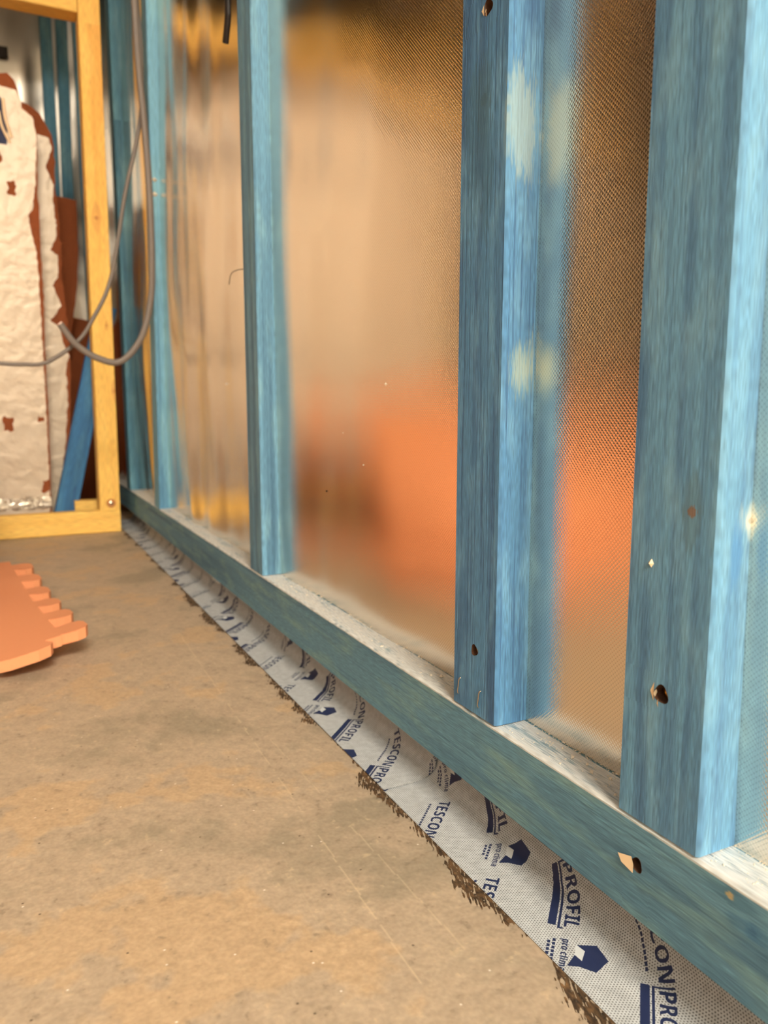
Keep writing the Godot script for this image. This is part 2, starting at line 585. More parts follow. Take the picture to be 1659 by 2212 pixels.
func floor_material() -> StandardMaterial3D:
	# covers x -1.1..0.5, z -1.8..-0.2 once; repeats outside
	var S := 1536
	var big := noise_bytes(101, 0.006, S, S, S, S, 5)
	var mid := noise_bytes(102, 0.03, S, S, S, S, 4)
	var fine := noise_bytes(103, 0.3, S, S, S, S, 2)
	var grit := noise_bytes(104, 0.09, S, S, S, S, 4)
	var out := PackedByteArray()
	out.resize(S * S * 3)
	var a := c8(168, 150, 127)
	var b := c8(184, 165, 140)
	var c := c8(146, 134, 113)
	var d := c8(192, 160, 120)
	var k := 0
	for y in S:
		for x in S:
			var g := big[k] / 255.0
			var m := mid[k] / 255.0
			var f := fine[k] / 255.0
			var col := a.lerp(b, m)
			col = col.lerp(c, clampf((0.40 - g + (m - 0.5) * 0.3) * 3.5, 0.0, 0.7))
			col = col.lerp(d, clampf((g - 0.64 + (m - 0.5) * 0.35) * 5.0, 0.0, 0.5))
			var q := grit[k] / 255.0
			if q > 0.78 and m > 0.56:
				col = col.lerp(Color(0.78, 0.69, 0.56), 0.4)      # thin mortar flakes
			elif q < 0.25 and m < 0.42:
				col = col.lerp(Color(0.46, 0.41, 0.34), 0.28)     # pits and dirt
			var fv := 0.90 + 0.12 * f + 0.08 * q
			out[k * 3] = int(clampf(col.r * fv, 0, 1) * 255)
			out[k * 3 + 1] = int(clampf(col.g * fv, 0, 1) * 255)
			out[k * 3 + 2] = int(clampf(col.b * fv, 0, 1) * 255)
			k += 1
	var im := Image.create_from_data(S, S, false, Image.FORMAT_RGB8, out)
	var px := func(x: float, z: float) -> Vector2:
		return Vector2((x + 1.1) / 1.6 * S, (z + 1.8) / 1.6 * S)
	# faint scratches parallel to the wall
	for ln in [[0.186, -0.95, 0.1700, -0.30, 0.36], [0.1905, -0.62, 0.203, -0.31, 0.3], [0.16, -0.75, 0.14, -0.35, 0.12]]:
		var p0: Vector2 = px.call(ln[0], ln[1])
		var p1: Vector2 = px.call(ln[2], ln[3])
		var cnt := int(p0.distance_to(p1))
		for j in cnt:
			var p := p0.lerp(p1, float(j) / cnt)
			var on: float = mid[(int(p.y) % S) * S + 700] / 255.0
			if on > 0.42:
				var o := im.get_pixel(int(p.x), int(p.y))
				im.set_pixel(int(p.x), int(p.y), o.lerp(c8(226, 204, 168), ln[4]))
	var rng := RandomNumberGenerator.new()
	rng.seed = 9
	for j in 260:
		var p := Vector2(rng.randf_range(S * 0.5, S * 0.83), rng.randf_range(S * 0.4, S))
		var white := rng.randf() < 0.45
		im.set_pixel(int(p.x) % S, int(p.y) % S, c8(240, 232, 220) if white else c8(92, 78, 62))
	var mt := StandardMaterial3D.new()
	mt.albedo_texture = ImageTexture.create_from_image(im)
	mt.roughness = 0.6
	mt.heightmap_enabled = true
	mt.heightmap_texture = ImageTexture.create_from_image(Image.create_from_data(S, S, false, Image.FORMAT_L8, grit))
	mt.heightmap_scale = 0.05
	return mt

func make_shell() -> void:
	var f := MB.new()
	var uv := func(x: float, z: float) -> Vector2: return Vector2((x + 1.1) / 1.6, (z + 1.8) / 1.6)
	var x0 := -2.3
	var x1 := 0.40
	var z0 := -2.75
	var z1 := 3.3
	f.quad([Vector3(x0, 0, z0), Vector3(x1, 0, z0), Vector3(x1, 0, z1), Vector3(x0, 0, z1)], Vector3.UP, [uv.call(x0, z0), uv.call(x1, z0), uv.call(x1, z1), uv.call(x0, z1)])
	f.quad([Vector3(x0, -0.1, z0), Vector3(x1, -0.1, z0), Vector3(x1, -0.1, z1), Vector3(x0, -0.1, z1)], Vector3.DOWN, [uv.call(x0, z0), uv.call(x1, z0), uv.call(x1, z1), uv.call(x0, z1)])
	var fl := struct("floor", f, mats.floor)
	make_stain(fl)
	var c := MB.new()
	c.box(Vector3(x0, 2.46, z0), Vector3(x1, 2.56, z1))
	struct("ceiling", c, mats.ceiling)
	var r := MB.new()
	r.box(Vector3(0.305, 0, z0), Vector3(x1, 2.46, z1))
	struct("wall_right", r, mats.brown_wall)
	var l := MB.new()
	l.box(Vector3(x0, 0, z0), Vector3(x0 + 0.1, 2.46, z1))
	struct("wall_left", l, mats.brown_wall)
	var b := MB.new()
	b.box(Vector3(x0 + 0.1, 0, z0), Vector3(0.305, 2.46, z0 + 0.1))
	struct("wall_back", b, mats.brown_wall)
	var w := MB.new()
	w.box(Vector3(x0 + 0.1, 0, z1 - 0.1), Vector3(0.305, 2.46, z1))
	struct("wall_front", w, flatmat(c8(200, 188, 170), 0.9))

# brown primer brushed along the foot of the wall, showing past the edge of the tape
func make_stain(fl: Node3D) -> void:
	var W := 2048
	var H := 96
	var n := FastNoiseLite.new()
	n.seed = 77
	n.frequency = 0.012
	n.fractal_octaves = 4
	var n2 := FastNoiseLite.new()
	n2.seed = 78
	n2.frequency = 0.16
	n2.fractal_octaves = 3
	var im := Image.create(W, H, false, Image.FORMAT_RGBA8)
	for x in W:
		# x: 0 at z -1.75, W at z -0.15
		var reach := 0.12 + 0.45 * clampf(n.get_noise_1d(x) * 1.6 + 0.45, 0.0, 1.0)
		reach *= lerpf(0.8, 1.0, float(x) / W)
		for y in H:
			var t := float(H - y) / H          # 0 at tape side
			var bristle := n2.get_noise_2d(x * 1.0 + y * 0.9, y * 0.35)
			var on := t < reach + bristle * 0.22
			if t < reach * 0.8 and n2.get_noise_2d(x * 1.3 + y * 1.1 + 300, y * 0.5) > 0.22:
				on = false
			var v := 0.75 + 0.5 * n2.get_noise_2d(x * 0.6 + 900, y * 0.6) + 0.2 * n.get_noise_2d(x * 3.0, y)
			var col := c8(112, 84, 54) * v
			im.set_pixel(x, y, Color(col.r, col.g, col.b, 1.0 if on else 0.0))
	var m := StandardMaterial3D.new()
	m.albedo_texture = ImageTexture.create_from_image(im)
	m.transparency = BaseMaterial3D.TRANSPARENCY_ALPHA_SCISSOR
	m.alpha_scissor_threshold = 0.5
	m.roughness = 0.7
	var mb := MB.new()
	mb.quad([Vector3(0.212, 0.0004, -1.75), Vector3(0.246, 0.0004, -1.75), Vector3(0.246, 0.0004, -0.15), Vector3(0.212, 0.0004, -0.15)], Vector3.UP, [Vector2(0, 0), Vector2(0, 1), Vector2(1, 1), Vector2(1, 0)])
	var o := part("primer_stain", mb, m, fl)
	o.set_meta("label", "dark brown brushed primer beside the tape")

# ---------------------------------------------------------------- foil membranes
func foil_off(y: float, z: float) -> float:
	# how far the membrane bellies into the room between its battens
	var edges := [-2.6, -1.93, -1.50, -0.863, -0.397, -0.243, 0.45, 1.2, 2.0, 3.2]
	var lo := -2.6
	var hi := 3.2
	for k in edges.size() - 1:
		if z >= edges[k] and z <= edges[k + 1]:
			lo = edges[k]
			hi = edges[k + 1]
	var s := clampf((z - lo) / (hi - lo), 0.0, 1.0)
	var across := pow(maxf(sin(PI * s), 0.0), 0.3)
	var t := clampf((y - 0.05) / 1.15, 0.0, 1.0)
	var rise := sin(PI * pow(t, 0.75))
	var wide := minf(hi - lo, 0.7)
	var d := across * rise * 0.021 * wide
	var far := clampf((-z - 0.5) / 0.8, 0.0, 1.0)
	d += across * (fn.get_noise_2d(z * 5.0, y * 1.6) + 0.3) * lerpf(0.0016, 0.0060, far)
	d += across * fn.get_noise_2d(z * 9.0 + 50.0, y * 2.0 + 20.0) * lerpf(0.0003, 0.0016, far)
	return clampf(d, -0.002, 0.02)

var fn := FastNoiseLite.new()

func make_foil() -> void:
	fn.seed = 5
	fn.frequency = 1.0
	fn.fractal_octaves = 2
	var mb := MB.new()
	var dz := 0.0125
	var dy := 0.0125
	var nz := int((3.15 + 2.64) / dz)
	var ny := int(2.45 / dy)
	var cell := 0.0026
	for j in ny + 1:
		for k in nz + 1:
			var y := j * dy
			var z := -2.64 + k * dz
			# fewer, flatter rows where nothing of it is seen
			var d := foil_off(y, z)
			var gz := (foil_off(y, z + 0.004) - foil_off(y, z - 0.004)) / 0.008
			var gy := (foil_off(y + 0.004, z) - foil_off(y - 0.004, z)) / 0.008
			mb.add(Vector3(XF + 0.0005 - d, y, z), Vector3(-1, -gy, -gz).normalized(), Vector2(z / cell, y / cell))
	for j in ny:
		for k in nz:
			var a := j * (nz + 1) + k
			mb.tri_idx(a, a + 1, a + nz + 2, Vector3(-1, 0, 0))
			mb.tri_idx(a, a + nz + 2, a + nz + 1, Vector3(-1, 0, 0))
	var t := thing("foil_membrane", "woven reflective foil membrane stretched behind the blue battens", "membrane")
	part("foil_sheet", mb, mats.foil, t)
	# bits of plaster and dirt stuck on it
	for s in [[0.3, -0.555, 0.0016, true], [0.20, -0.69, 0.0013, false], [0.31, -1.03, 0.002, true], [0.232, -0.60, 0.0009, true], [0.27, -1.08, 0.0009, true], [0.139, -0.27, 0.0006, false], [0.258, -0.645, 0.0006, true]]:
		var sp := MB.new()
		var ctr := Vector3(XF + 0.0005 - foil_off(s[0], s[1]), s[0], s[1])
		blob(sp, ctr, s[2], 3)
		var o := part("speck", sp, mats.sawdust if s[3] else mats.black, t)
		o.set_meta("label", "white plaster speck" if s[3] else "dark dirt speck")
	# far end wall, slacker and more wrinkled
	var e := MB.new()
	var ex := 70
	var ey := 90
	for j in ey + 1:
		for k in ex + 1:
			var y := 2.45 * j / ey
			var x := -2.19 + (2.19 + 0.285) * k / ex
			var ff := func(xx: float, yy: float) -> float:
				return 0.010 * fn.get_noise_2d(xx * 9.0, yy * 1.6 + 7.0) + 0.0016 * fn.get_noise_2d(xx * 22.0 + yy * 3.0, yy * 3.0)
			var z: float = -2.625 + ff.call(x, y)
			var gx: float = (ff.call(x + 0.01, y) - ff.call(x - 0.01, y)) / 0.02
			var gy: float = (ff.call(x, y + 0.01) - ff.call(x, y - 0.01)) / 0.02
			e.add(Vector3(x, y, z), Vector3(-gx, -gy, 1).normalized(), Vector2(x, y))
	for j in ey:
		for k in ex:
			var a := j * (ex + 1) + k
			e.tri_idx(a, a + 1, a + ex + 2, Vector3(0, 0, 1))
			e.tri_idx(a, a + ex + 2, a + ex + 1, Vector3(0, 0, 1))
	solo("foil_membrane", e, mats.foil_far, "wrinkled silver foil on the end wall behind the yellow frame", "membrane")

func blob(mb: MB, ctr: Vector3, r: float, sd: int) -> void:
	var rng := RandomNumberGenerator.new()
	rng.seed = sd + int(ctr.z * 10000.0)
	var pts := []
	for d in [Vector3(1, 0, 0), Vector3(-1, 0, 0), Vector3(0, 1, 0), Vector3(0, -1, 0), Vector3(0, 0, 1), Vector3(0, 0, -1)]:
		pts.append(ctr + d * r * rng.randf_range(0.7, 1.3))
	for a in [0, 1]:
		for b in [2, 3]:
			for c in [4, 5]:
				var p := [pts[a], pts[b], pts[c]]
				mb.flat(p, (pts[a] + pts[b] + pts[c]) / 3.0 - ctr)

# ---------------------------------------------------------------- battens of the near wall
func upright(called: String, m: Material, z_far: float, label: String, lean: float, top: float, holes: Array, sd: int) -> Node3D:
	var t := thing(called, label, "batten", "blue upright battens on the foil wall")
	t.position = Vector3(XR, RAIL_TOP + 0.0006, z_far)
	var mb := MB.new()
	var L := Vector3(0, 1, lean).normalized()
	batten(mb, m, Vector3.ZERO, L, Vector3(0, -lean, 1).normalized(), Vector3(1, 0, 0), top - RAIL_TOP, 0.0493, 0.025, holes, sd)
	part("batten_body", mb, m, t)
	return t

func make_wall_battens() -> void:
	var L := Vector3.UP
	var A := Vector3(0, 0, 1)
	var B := Vector3(1, 0, 0)
	# nearest
	var h4 := [[0.0241, 0.0662, 0.0042]]
	var t := upright("wall_batten", mats.s4, -0.267, "wide dark blue batten nearest the camera with a knot and torn screw hole", 0.0, 2.44, h4, 4)
	screw_parts(t, Vector3.ZERO, L, A, B, h4[0], 0.0045, true, 0.0045)
	var chip := MB.new()
	blob(chip, Vector3(-0.0001, 0.1253, 0.0146), 0.0016, 2)
	part("paint_chip", chip, mats.raw, t)
	# second
	var h3 := [[0.0253, 0.0416, 0.0036], [0.0279, 0.4185, 0.0042]]
	t = upright("wall_batten", mats.s3, -0.4215, "dark blue batten with two staples and a brass screw low down", 0.0, 2.44, h3, 3)
	screw_parts(t, Vector3.ZERO, L, A, B, h3[0], 0.0028, true, 0.0)
	screw_parts(t, Vector3.ZERO, L, A, B, h3[1], 0.005, true, 0.003)
	for s in [[0.0078, 0.0126], [0.0315, 0.0115]]:
		var st := MB.new()
		tube(st, [Vector3(0.003, s[1] + 0.0054, s[0] + 0.0016), Vector3(-0.0006, s[1] + 0.0053, s[0] + 0.0012), Vector3(-0.0007, s[1], s[0]), Vector3(-0.0006, s[1] - 0.0053, s[0] - 0.0006), Vector3(0.003, s[1] - 0.0054, s[0] - 0.0002)], 0.0004, 0.0006, 6, 4)
		part("staple", st, mats.staple, t)
	# third and fourth
	t = upright("wall_batten", mats.s2, -0.8875, "pale mottled blue batten with a loose dark fibre on its edge", 0.0, 2.44, [], 2)
	var fb := MB.new()
	tube(fb, [Vector3(0.004, 0.35, -0.001), Vector3(-0.002, 0.3505, -0.018), Vector3(-0.004, 0.3485, -0.036), Vector3(-0.004, 0.338, -0.046)], 0.0005, 0.0005, 5, 5)
	part("fibre", fb, mats.black, t)
	t = upright("wall_batten", mats.s1, -1.522, "light blue leaning batten beside the hanging grey cables", 0.075, 2.3, [], 1)
	for s in [0.58, 0.556]:
		var dot := MB.new()
		blob(dot, Vector3(0.006, s, 0.0499 + 0.075 * s), 0.0045, 8)
		part("plaster_dot", dot, mats.sawdust, t)
	upright("wall_batten", mats.far_blue, -1.875, "dark blue batten just behind the yellow frame post", 0.0, 2.44, [], 7)
	# bottom rail, its top dusty; runs along z
	var hr := [[0.0286, 0.2976, 0.0036]]
	t = thing("bottom_rail", "long teal blue bottom rail with a dusty top, raised off the floor", "rail")
	t.position = Vector3(XR, RAIL_LOW, 0.55)
	var mb := MB.new()
	batten(mb, mats.rail, Vector3.ZERO, Vector3(0, 0, -1), Vector3.UP, B, 3.17, RAIL_TOP - RAIL_LOW, 0.025, [[0.0286, 0.8024, 0.0036]], 6, 0.0007)
	part("rail_body", mb, mats.rail, t)
	screw_parts(t, Vector3.ZERO, Vector3(0, 0, -1), Vector3.UP, B, [0.0286, 0.8024, 0.0036], 0.004, true, 0.0)
	var sp := MB.new()
	var c := Vector3(-0.0006, 0.0285, -0.8024)
	sp.flat([c + Vector3(0, 0.003, -0.003), c + Vector3(-0.001, 0.001, -0.011), c + Vector3(-0.0005, -0.003, -0.009), c + Vector3(-0.0006, -0.0045, -0.001), c + Vector3(0.0005, -0.001, -0.002)], Vector3(-1, 0, 0))
	part("splinter", sp, mats.raw, t)

# ---------------------------------------------------------------- printed sealing tape along the floor
func raster(im: Image, tri: Array, col: Color) -> void:
	var W := im.get_width()
	var H := im.get_height()
	var lo := Vector2(minf(tri[0].x, minf(tri[1].x, tri[2].x)), minf(tri[0].y, minf(tri[1].y, tri[2].y)))
	var hi := Vector2(maxf(tri[0].x, maxf(tri[1].x, tri[2].x)), maxf(tri[0].y, maxf(tri[1].y, tri[2].y)))
	var e0: Vector2 = tri[1] - tri[0]
	var e1: Vector2 = tri[2] - tri[0]
	var den := e0.cross(e1)
	if absf(den) < 1e-6:
		return
	for y in range(maxi(0, floori(lo.y)), mini(H, ceili(hi.y) + 1)):
		for x in range(floori(lo.x), ceili(hi.x) + 1):
			var p: Vector2 = Vector2(x + 0.5, y + 0.5) - tri[0]
			var s := p.cross(e1) / den
			var q := e0.cross(p) / den
			if s >= 0.0 and q >= 0.0 and s + q <= 1.0:
				im.set_pixel(posmod(x, W), y, col)

func make_tape() -> void:
	var P := 0.3450            # print period along the wall
	var WID := 0.107
	var ppm := 5900.0
	var W := int(P * ppm)
	var H := int(WID * ppm)
	var im := Image.create(W, H, false, Image.FORMAT_RGB8)
	var data := PackedByteArray()
	data.resize(W * H * 3)
	var cloth := noise_bytes(201, 0.02, W, H, W, H, 4)
	var cellx := float(W) / 210.0
	var celly := cellx * 0.86
	var k := 0
	for y in H:
		var row := int(y / celly)
		var fy := (y / celly - row - 0.5)
		for x in W:
			var fx := x / cellx + (0.5 if row % 2 else 0.0)
			fx = fx - floorf(fx) - 0.5
			var r := fx * fx + fy * fy
			var v := 0.80 + 0.10 * (cloth[k] / 255.0 - 0.5)
			if r < 0.055:
				v *= 0.55
			elif r < 0.09:
				v *= 0.8
			data[k * 3] = int(v * 0.965 * 255)
			data[k * 3 + 1] = int(v * 0.99 * 255)
			data[k * 3 + 2] = int(v * 255)
			k += 1
	im = Image.create_from_data(W, H, false, Image.FORMAT_RGB8, data)
	var navy := c8(34, 46, 84)
	var bg := c8(206, 212, 214)
	# image x grows with +z, image y grows from the floor edge up the wall; print reads down and towards the room's near end
	var place := func(o: Vector2, r: float, up: float) -> Vector2:
		var z: float = o.x + (r + up) * 0.7071
		var s: float = o.y + (up - r) * 0.7071
		return Vector2(z * ppm, s * ppm)
	var word := func(txt: String, o: Vector2, r0: float, u0: float, cap: float, width: float) -> void:
		var f := SystemFont.new()
		f.font_names = PackedStringArray(["Droid Sans"])
		f.font_weight = 700
		var tm := TextMesh.new()
		tm.text = txt
		tm.font = f
		tm.font_size = 48
		tm.pixel_size = 0.01
		tm.depth = 0.02
		tm.curve_step = 2.0
		var ar := tm.get_mesh_arrays()
		var vs: PackedVector3Array = ar[Mesh.ARRAY_VERTEX]
		var ns: PackedVector3Array = ar[Mesh.ARRAY_NORMAL]
		var ids = ar[Mesh.ARRAY_INDEX]
		var lo := Vector2(1e9, 1e9)
		var hi := Vector2(-1e9, -1e9)
		for v in vs:
			lo = Vector2(minf(lo.x, v.x), minf(lo.y, v.y))
			hi = Vector2(maxf(hi.x, v.x), maxf(hi.y, v.y))
		var list := []
		if ids == null or ids.size() == 0:
			list = range(vs.size())
		else:
			list = Array(ids)
		for q in range(0, list.size(), 3):
			if ns[list[q]].z < 0.5:
				continue
			var tr := []
			for e in 3:
				var v := vs[list[q + e]]
				tr.append(place.call(o, r0 + (v.x - lo.x) / (hi.x - lo.x) * width, u0 + (v.y - lo.y) / (hi.y - lo.y) * cap))
			raster(im, tr, navy)
	var rect := func(o: Vector2, pts: Array, col: Color) -> void:
		for q in range(1, pts.size() - 1):
			raster(im, [place.call(o, pts[0].x, pts[0].y), place.call(o, pts[q].x, pts[q].y), place.call(o, pts[q + 1].x, pts[q + 1].y)], col)
	var bar := func(o: Vector2, r0: float, r1: float, u0: float, u1: float, col: Color) -> void:
		rect.call(o, [Vector2(r0, u0), Vector2(r1, u0), Vector2(r1, u1), Vector2(r0, u1)], col)
	# five text rows per period; each is shifted along the diagonal against the last; they run down the wall and out over the floor
	for row in range(-1, 7):
		var rf := 0.0370 + 0.028 * row
		var zk := -0.253 - 0.069 * row + 0.345
		var o := Vector2(zk - rf * 0.7071, 0.043 + rf * 0.7071)
		for rep in [-1, 0, 1, 2]:
			var off: float = rep * 0.140
			word.call("TESCON", o, off, 0.0, 0.0080, 0.047)
			word.call("PROFIL", o, off + 0.052, 0.0, 0.0080, 0.043)
			bar.call(o, off + 0.0495, off + 0.0506, -0.0034, 0.0075, navy)
			bar.call(o, off + 0.0495, off + 0.097, -0.0034, -0.0022, navy)
			bar.call(o, off + 0.0495, off + 0.095, -0.0088, -0.0044, navy)
			bar.call(o, off + 0.0960, off + 0.097, -0.0034, -0.0005, navy)
			# unreadable small print: short dashes
			for q in 12:
				bar.call(o, off + 0.006 + q * 0.0030, off + 0.0082 + q * 0.0030, -0.0062, -0.0048, navy)
			# logo with its word
			var lf := off + 0.104
			rect.call(o, [Vector2(lf + 0.004, 0.008), Vector2(lf + 0.019, 0.008), Vector2(lf + 0.021, 0.019), Vector2(lf + 0.011, 0.0245), Vector2(lf + 0.001, 0.018)], navy)
			rect.call(o, [Vector2(lf + 0.0035, 0.0075), Vector2(lf + 0.0115, 0.0075), Vector2(lf + 0.0150, 0.0115), Vector2(lf + 0.0075, 0.0125)], bg)
			rect.call(o, [Vector2(lf + 0.0115, 0.0075), Vector2(lf + 0.0205, 0.0045), Vector2(lf + 0.019, 0.012)], navy)
			word.call("pro clima", o, lf + 0.001, -0.001, 0.0055, 0.024)
			for q in 6:
				bar.call(o, lf + 0.002 + q * 0.003, lf + 0.0042 + q * 0.003, -0.0046, -0.0031, navy)
				if q < 4:
					bar.call(o, lf + 0.004 + q * 0.003, lf + 0.0062 + q * 0.003, -0.0072, -0.0057, navy)
	var m := StandardMaterial3D.new()
	m.albedo_texture = ImageTexture.create_from_image(im)
	m.roughness = 0.55
	var tm2 := noise_bytes(202, 0.02, 256, 256, 256, 256, 3)
	m.heightmap_enabled = true
	m.heightmap_texture = ImageTexture.create_from_image(Image.create_from_data(256, 256, false, Image.FORMAT_L8, tm2))
	m.heightmap_scale = 0.03
	tape_strip(m, -0.487, 0.5, 0.0, "silvery printed sealing tape at the foot of the wall, nearest length", 0.0, P, WID)
	tape_strip(m, -1.95, -0.478, 0.0008, "silvery printed sealing tape at the foot of the wall, farther length under the blue rail", 0.012, P, WID)

func tape_strip(m: Material, z0: float, z1: float, lift: float, label: String, phase: float, P: float, WID: float) -> void:
	var ns := FastNoiseLite.new()
	ns.seed = 303
	ns.frequency = 1.0
	# profile: flat on the floor, soft cove, up behind the rail
	var prof := []
	var r := 0.016
	for q in 9:
		prof.append([0.2385 + (0.2690 - 0.2385) * q / 8.0, 0.0006])
	for q in range(1, 9):
		var a := PI * 0.5 * q / 8.0
		prof.append([0.2690 + sin(a) * r, 0.0006 + r - cos(a) * r])
	for q in range(1, 7):
		prof.append([0.2850 + 0.0008 * q / 6.0, 0.0166 + q * 0.0085])
	var acc := [0.0]
	for q in range(1, prof.size()):
		acc.append(acc[-1] + Vector2(prof[q][0] - prof[q - 1][0], prof[q][1] - prof[q - 1][1]).length())
	var mb := MB.new()
	var nz := int((z1 - z0) / 0.006)
	var np := prof.size()
	for k in nz + 1:
		var z := z0 + (z1 - z0) * k / nz
		for q in np:
			var x: float = prof[q][0]
			var y: float = prof[q][1]
			var cove := clampf(1.0 - absf(acc[q] - 0.042) / 0.030, 0.0, 1.0)
			var e := (ns.get_noise_2d(z * 22.0, acc[q] * 30.0) + 0.4 * ns.get_noise_2d(z * 60.0 + 9.0, acc[q] * 60.0)) * 0.0030 * cove
			var nx := -sin(clampf((acc[q] - 0.03) / 0.026, 0.0, 1.0) * PI * 0.5)
			var nyy := cos(clampf((acc[q] - 0.03) / 0.026, 0.0, 1.0) * PI * 0.5)
			mb.add(Vector3(minf(x, 0.2861) + nx * (absf(e) + lift), y + nyy * (absf(e) + lift), z), Vector3(nx, nyy, 0), Vector2((z + phase) / P, acc[q] / WID))
	for k in nz:
		for q in np - 1:
			var a := k * np + q
			mb.tri_idx(a, a + 1, a + np + 1, mb.n[a])
			mb.tri_idx(a, a + np + 1, a + np, mb.n[a])
	# smooth normals from the wrinkled surface
	var acc_n := PackedVector3Array()
	acc_n.resize(mb.v.size())
	for q in range(0, mb.i.size(), 3):
		var fnm := (mb.v[mb.i[q + 2]] - mb.v[mb.i[q]]).cross(mb.v[mb.i[q + 1]] - mb.v[mb.i[q]])
		for e in 3:
			acc_n[mb.i[q + e]] += fnm
	for q in acc_n.size():
		mb.n[q] = acc_n[q].normalized()
	solo("sealing_tape", mb, m, label, "tape", "sealing tape lengths")

# ---------------------------------------------------------------- yellow timber frame across the end
func make_yellow_frame() -> void:
	var t := thing("stud_partition", "yellow softwood stud frame standing across the end of the wall", "partition")
	var Z := -1.778
	t.position = Vector3(0, 0, Z)
	var Bk := Vector3(0, 0, -1)
	var mb := MB.new()
	batten(mb, mats.yellow, Vector3(0.2308, 0.0006, 0), Vector3(-1, 0, 0), Vector3.UP, Bk, 1.75, 0.0485, 0.03, [], 31)
	part("bottom_plate", mb, mats.yellow, t)
	mb = MB.new()
	batten(mb, mats.yellow, Vector3(0.1885, 0.0492, 0), Vector3(0.0066, 1, 0).normalized(), Vector3(1, 0, 0), Bk, 2.38, 0.0425, 0.05, [], 32)
	part("stud", mb, mats.yellow, t)
	mb = MB.new()
	batten(mb, mats.yellow, Vector3(-0.85, 0.0492, 0), Vector3(0, 1, 0), Vector3(1, 0, 0), Bk, 2.38, 0.0425, 0.05, [], 33)
	part("stud", mb, mats.yellow, t)
	mb = MB.new()
	batten(mb, mats.yellow, Vector3(0.194, 1.066, 0), Vector3(-1, 0, 0), Vector3.UP, Bk, 1.0, 0.0485, 0.05, [], 34)
	part("noggin", mb, mats.yellow, t)
	mb = MB.new()
	mb.box(Vector3(-1.52, 1.40, -0.049), Vector3(0.186, 2.44, -0.030))
	var pn := part("infill_panel", mb, mats.brown_wall, t)
	pn.set_meta("label", "dark board closing the frame above the noggin")
	mb = MB.new()
	var c := Vector3(0.2122, 0.0651, 0.0003)
	for q in 16:
		var a0 := TAU * q / 16
		var a1 := TAU * (q + 1) / 16
		mb.flat([c + Vector3(0, 0, 0.0012), c + Vector3(cos(a0), sin(a0), 0) * 0.0045, c + Vector3(cos(a1), sin(a1), 0) * 0.0045], Vector3(0, 0, 1))
	part("screw", mb, mats.staple, t)
	mb = MB.new()
	for q in 16:
		var a0 := TAU * q / 16
		var a1 := TAU * (q + 1) / 16
		mb.flat([c, c + Vector3(cos(a0), sin(a0), 0) * 0.010, c + Vector3(cos(a1), sin(a1), 0) * 0.010], Vector3(0, 0, 1))
	var ring := part("stained_knot", mb, flatmat(c8(196, 130, 72), 0.8), t)
	ring.position.z = 0.0
	# yellow offcut on the floor behind the post
	mb = MB.new()
	batten(mb, mats.yellow, Vector3(0.235, 0.0006, -1.87), Vector3(-1, 0, 0), Vector3.UP, Bk, 0.09, 0.062, 0.03, [], 35)
	solo("timber_offcut", mb, mats.yellow, "short yellow timber offcut on the floor behind the frame", "offcut")

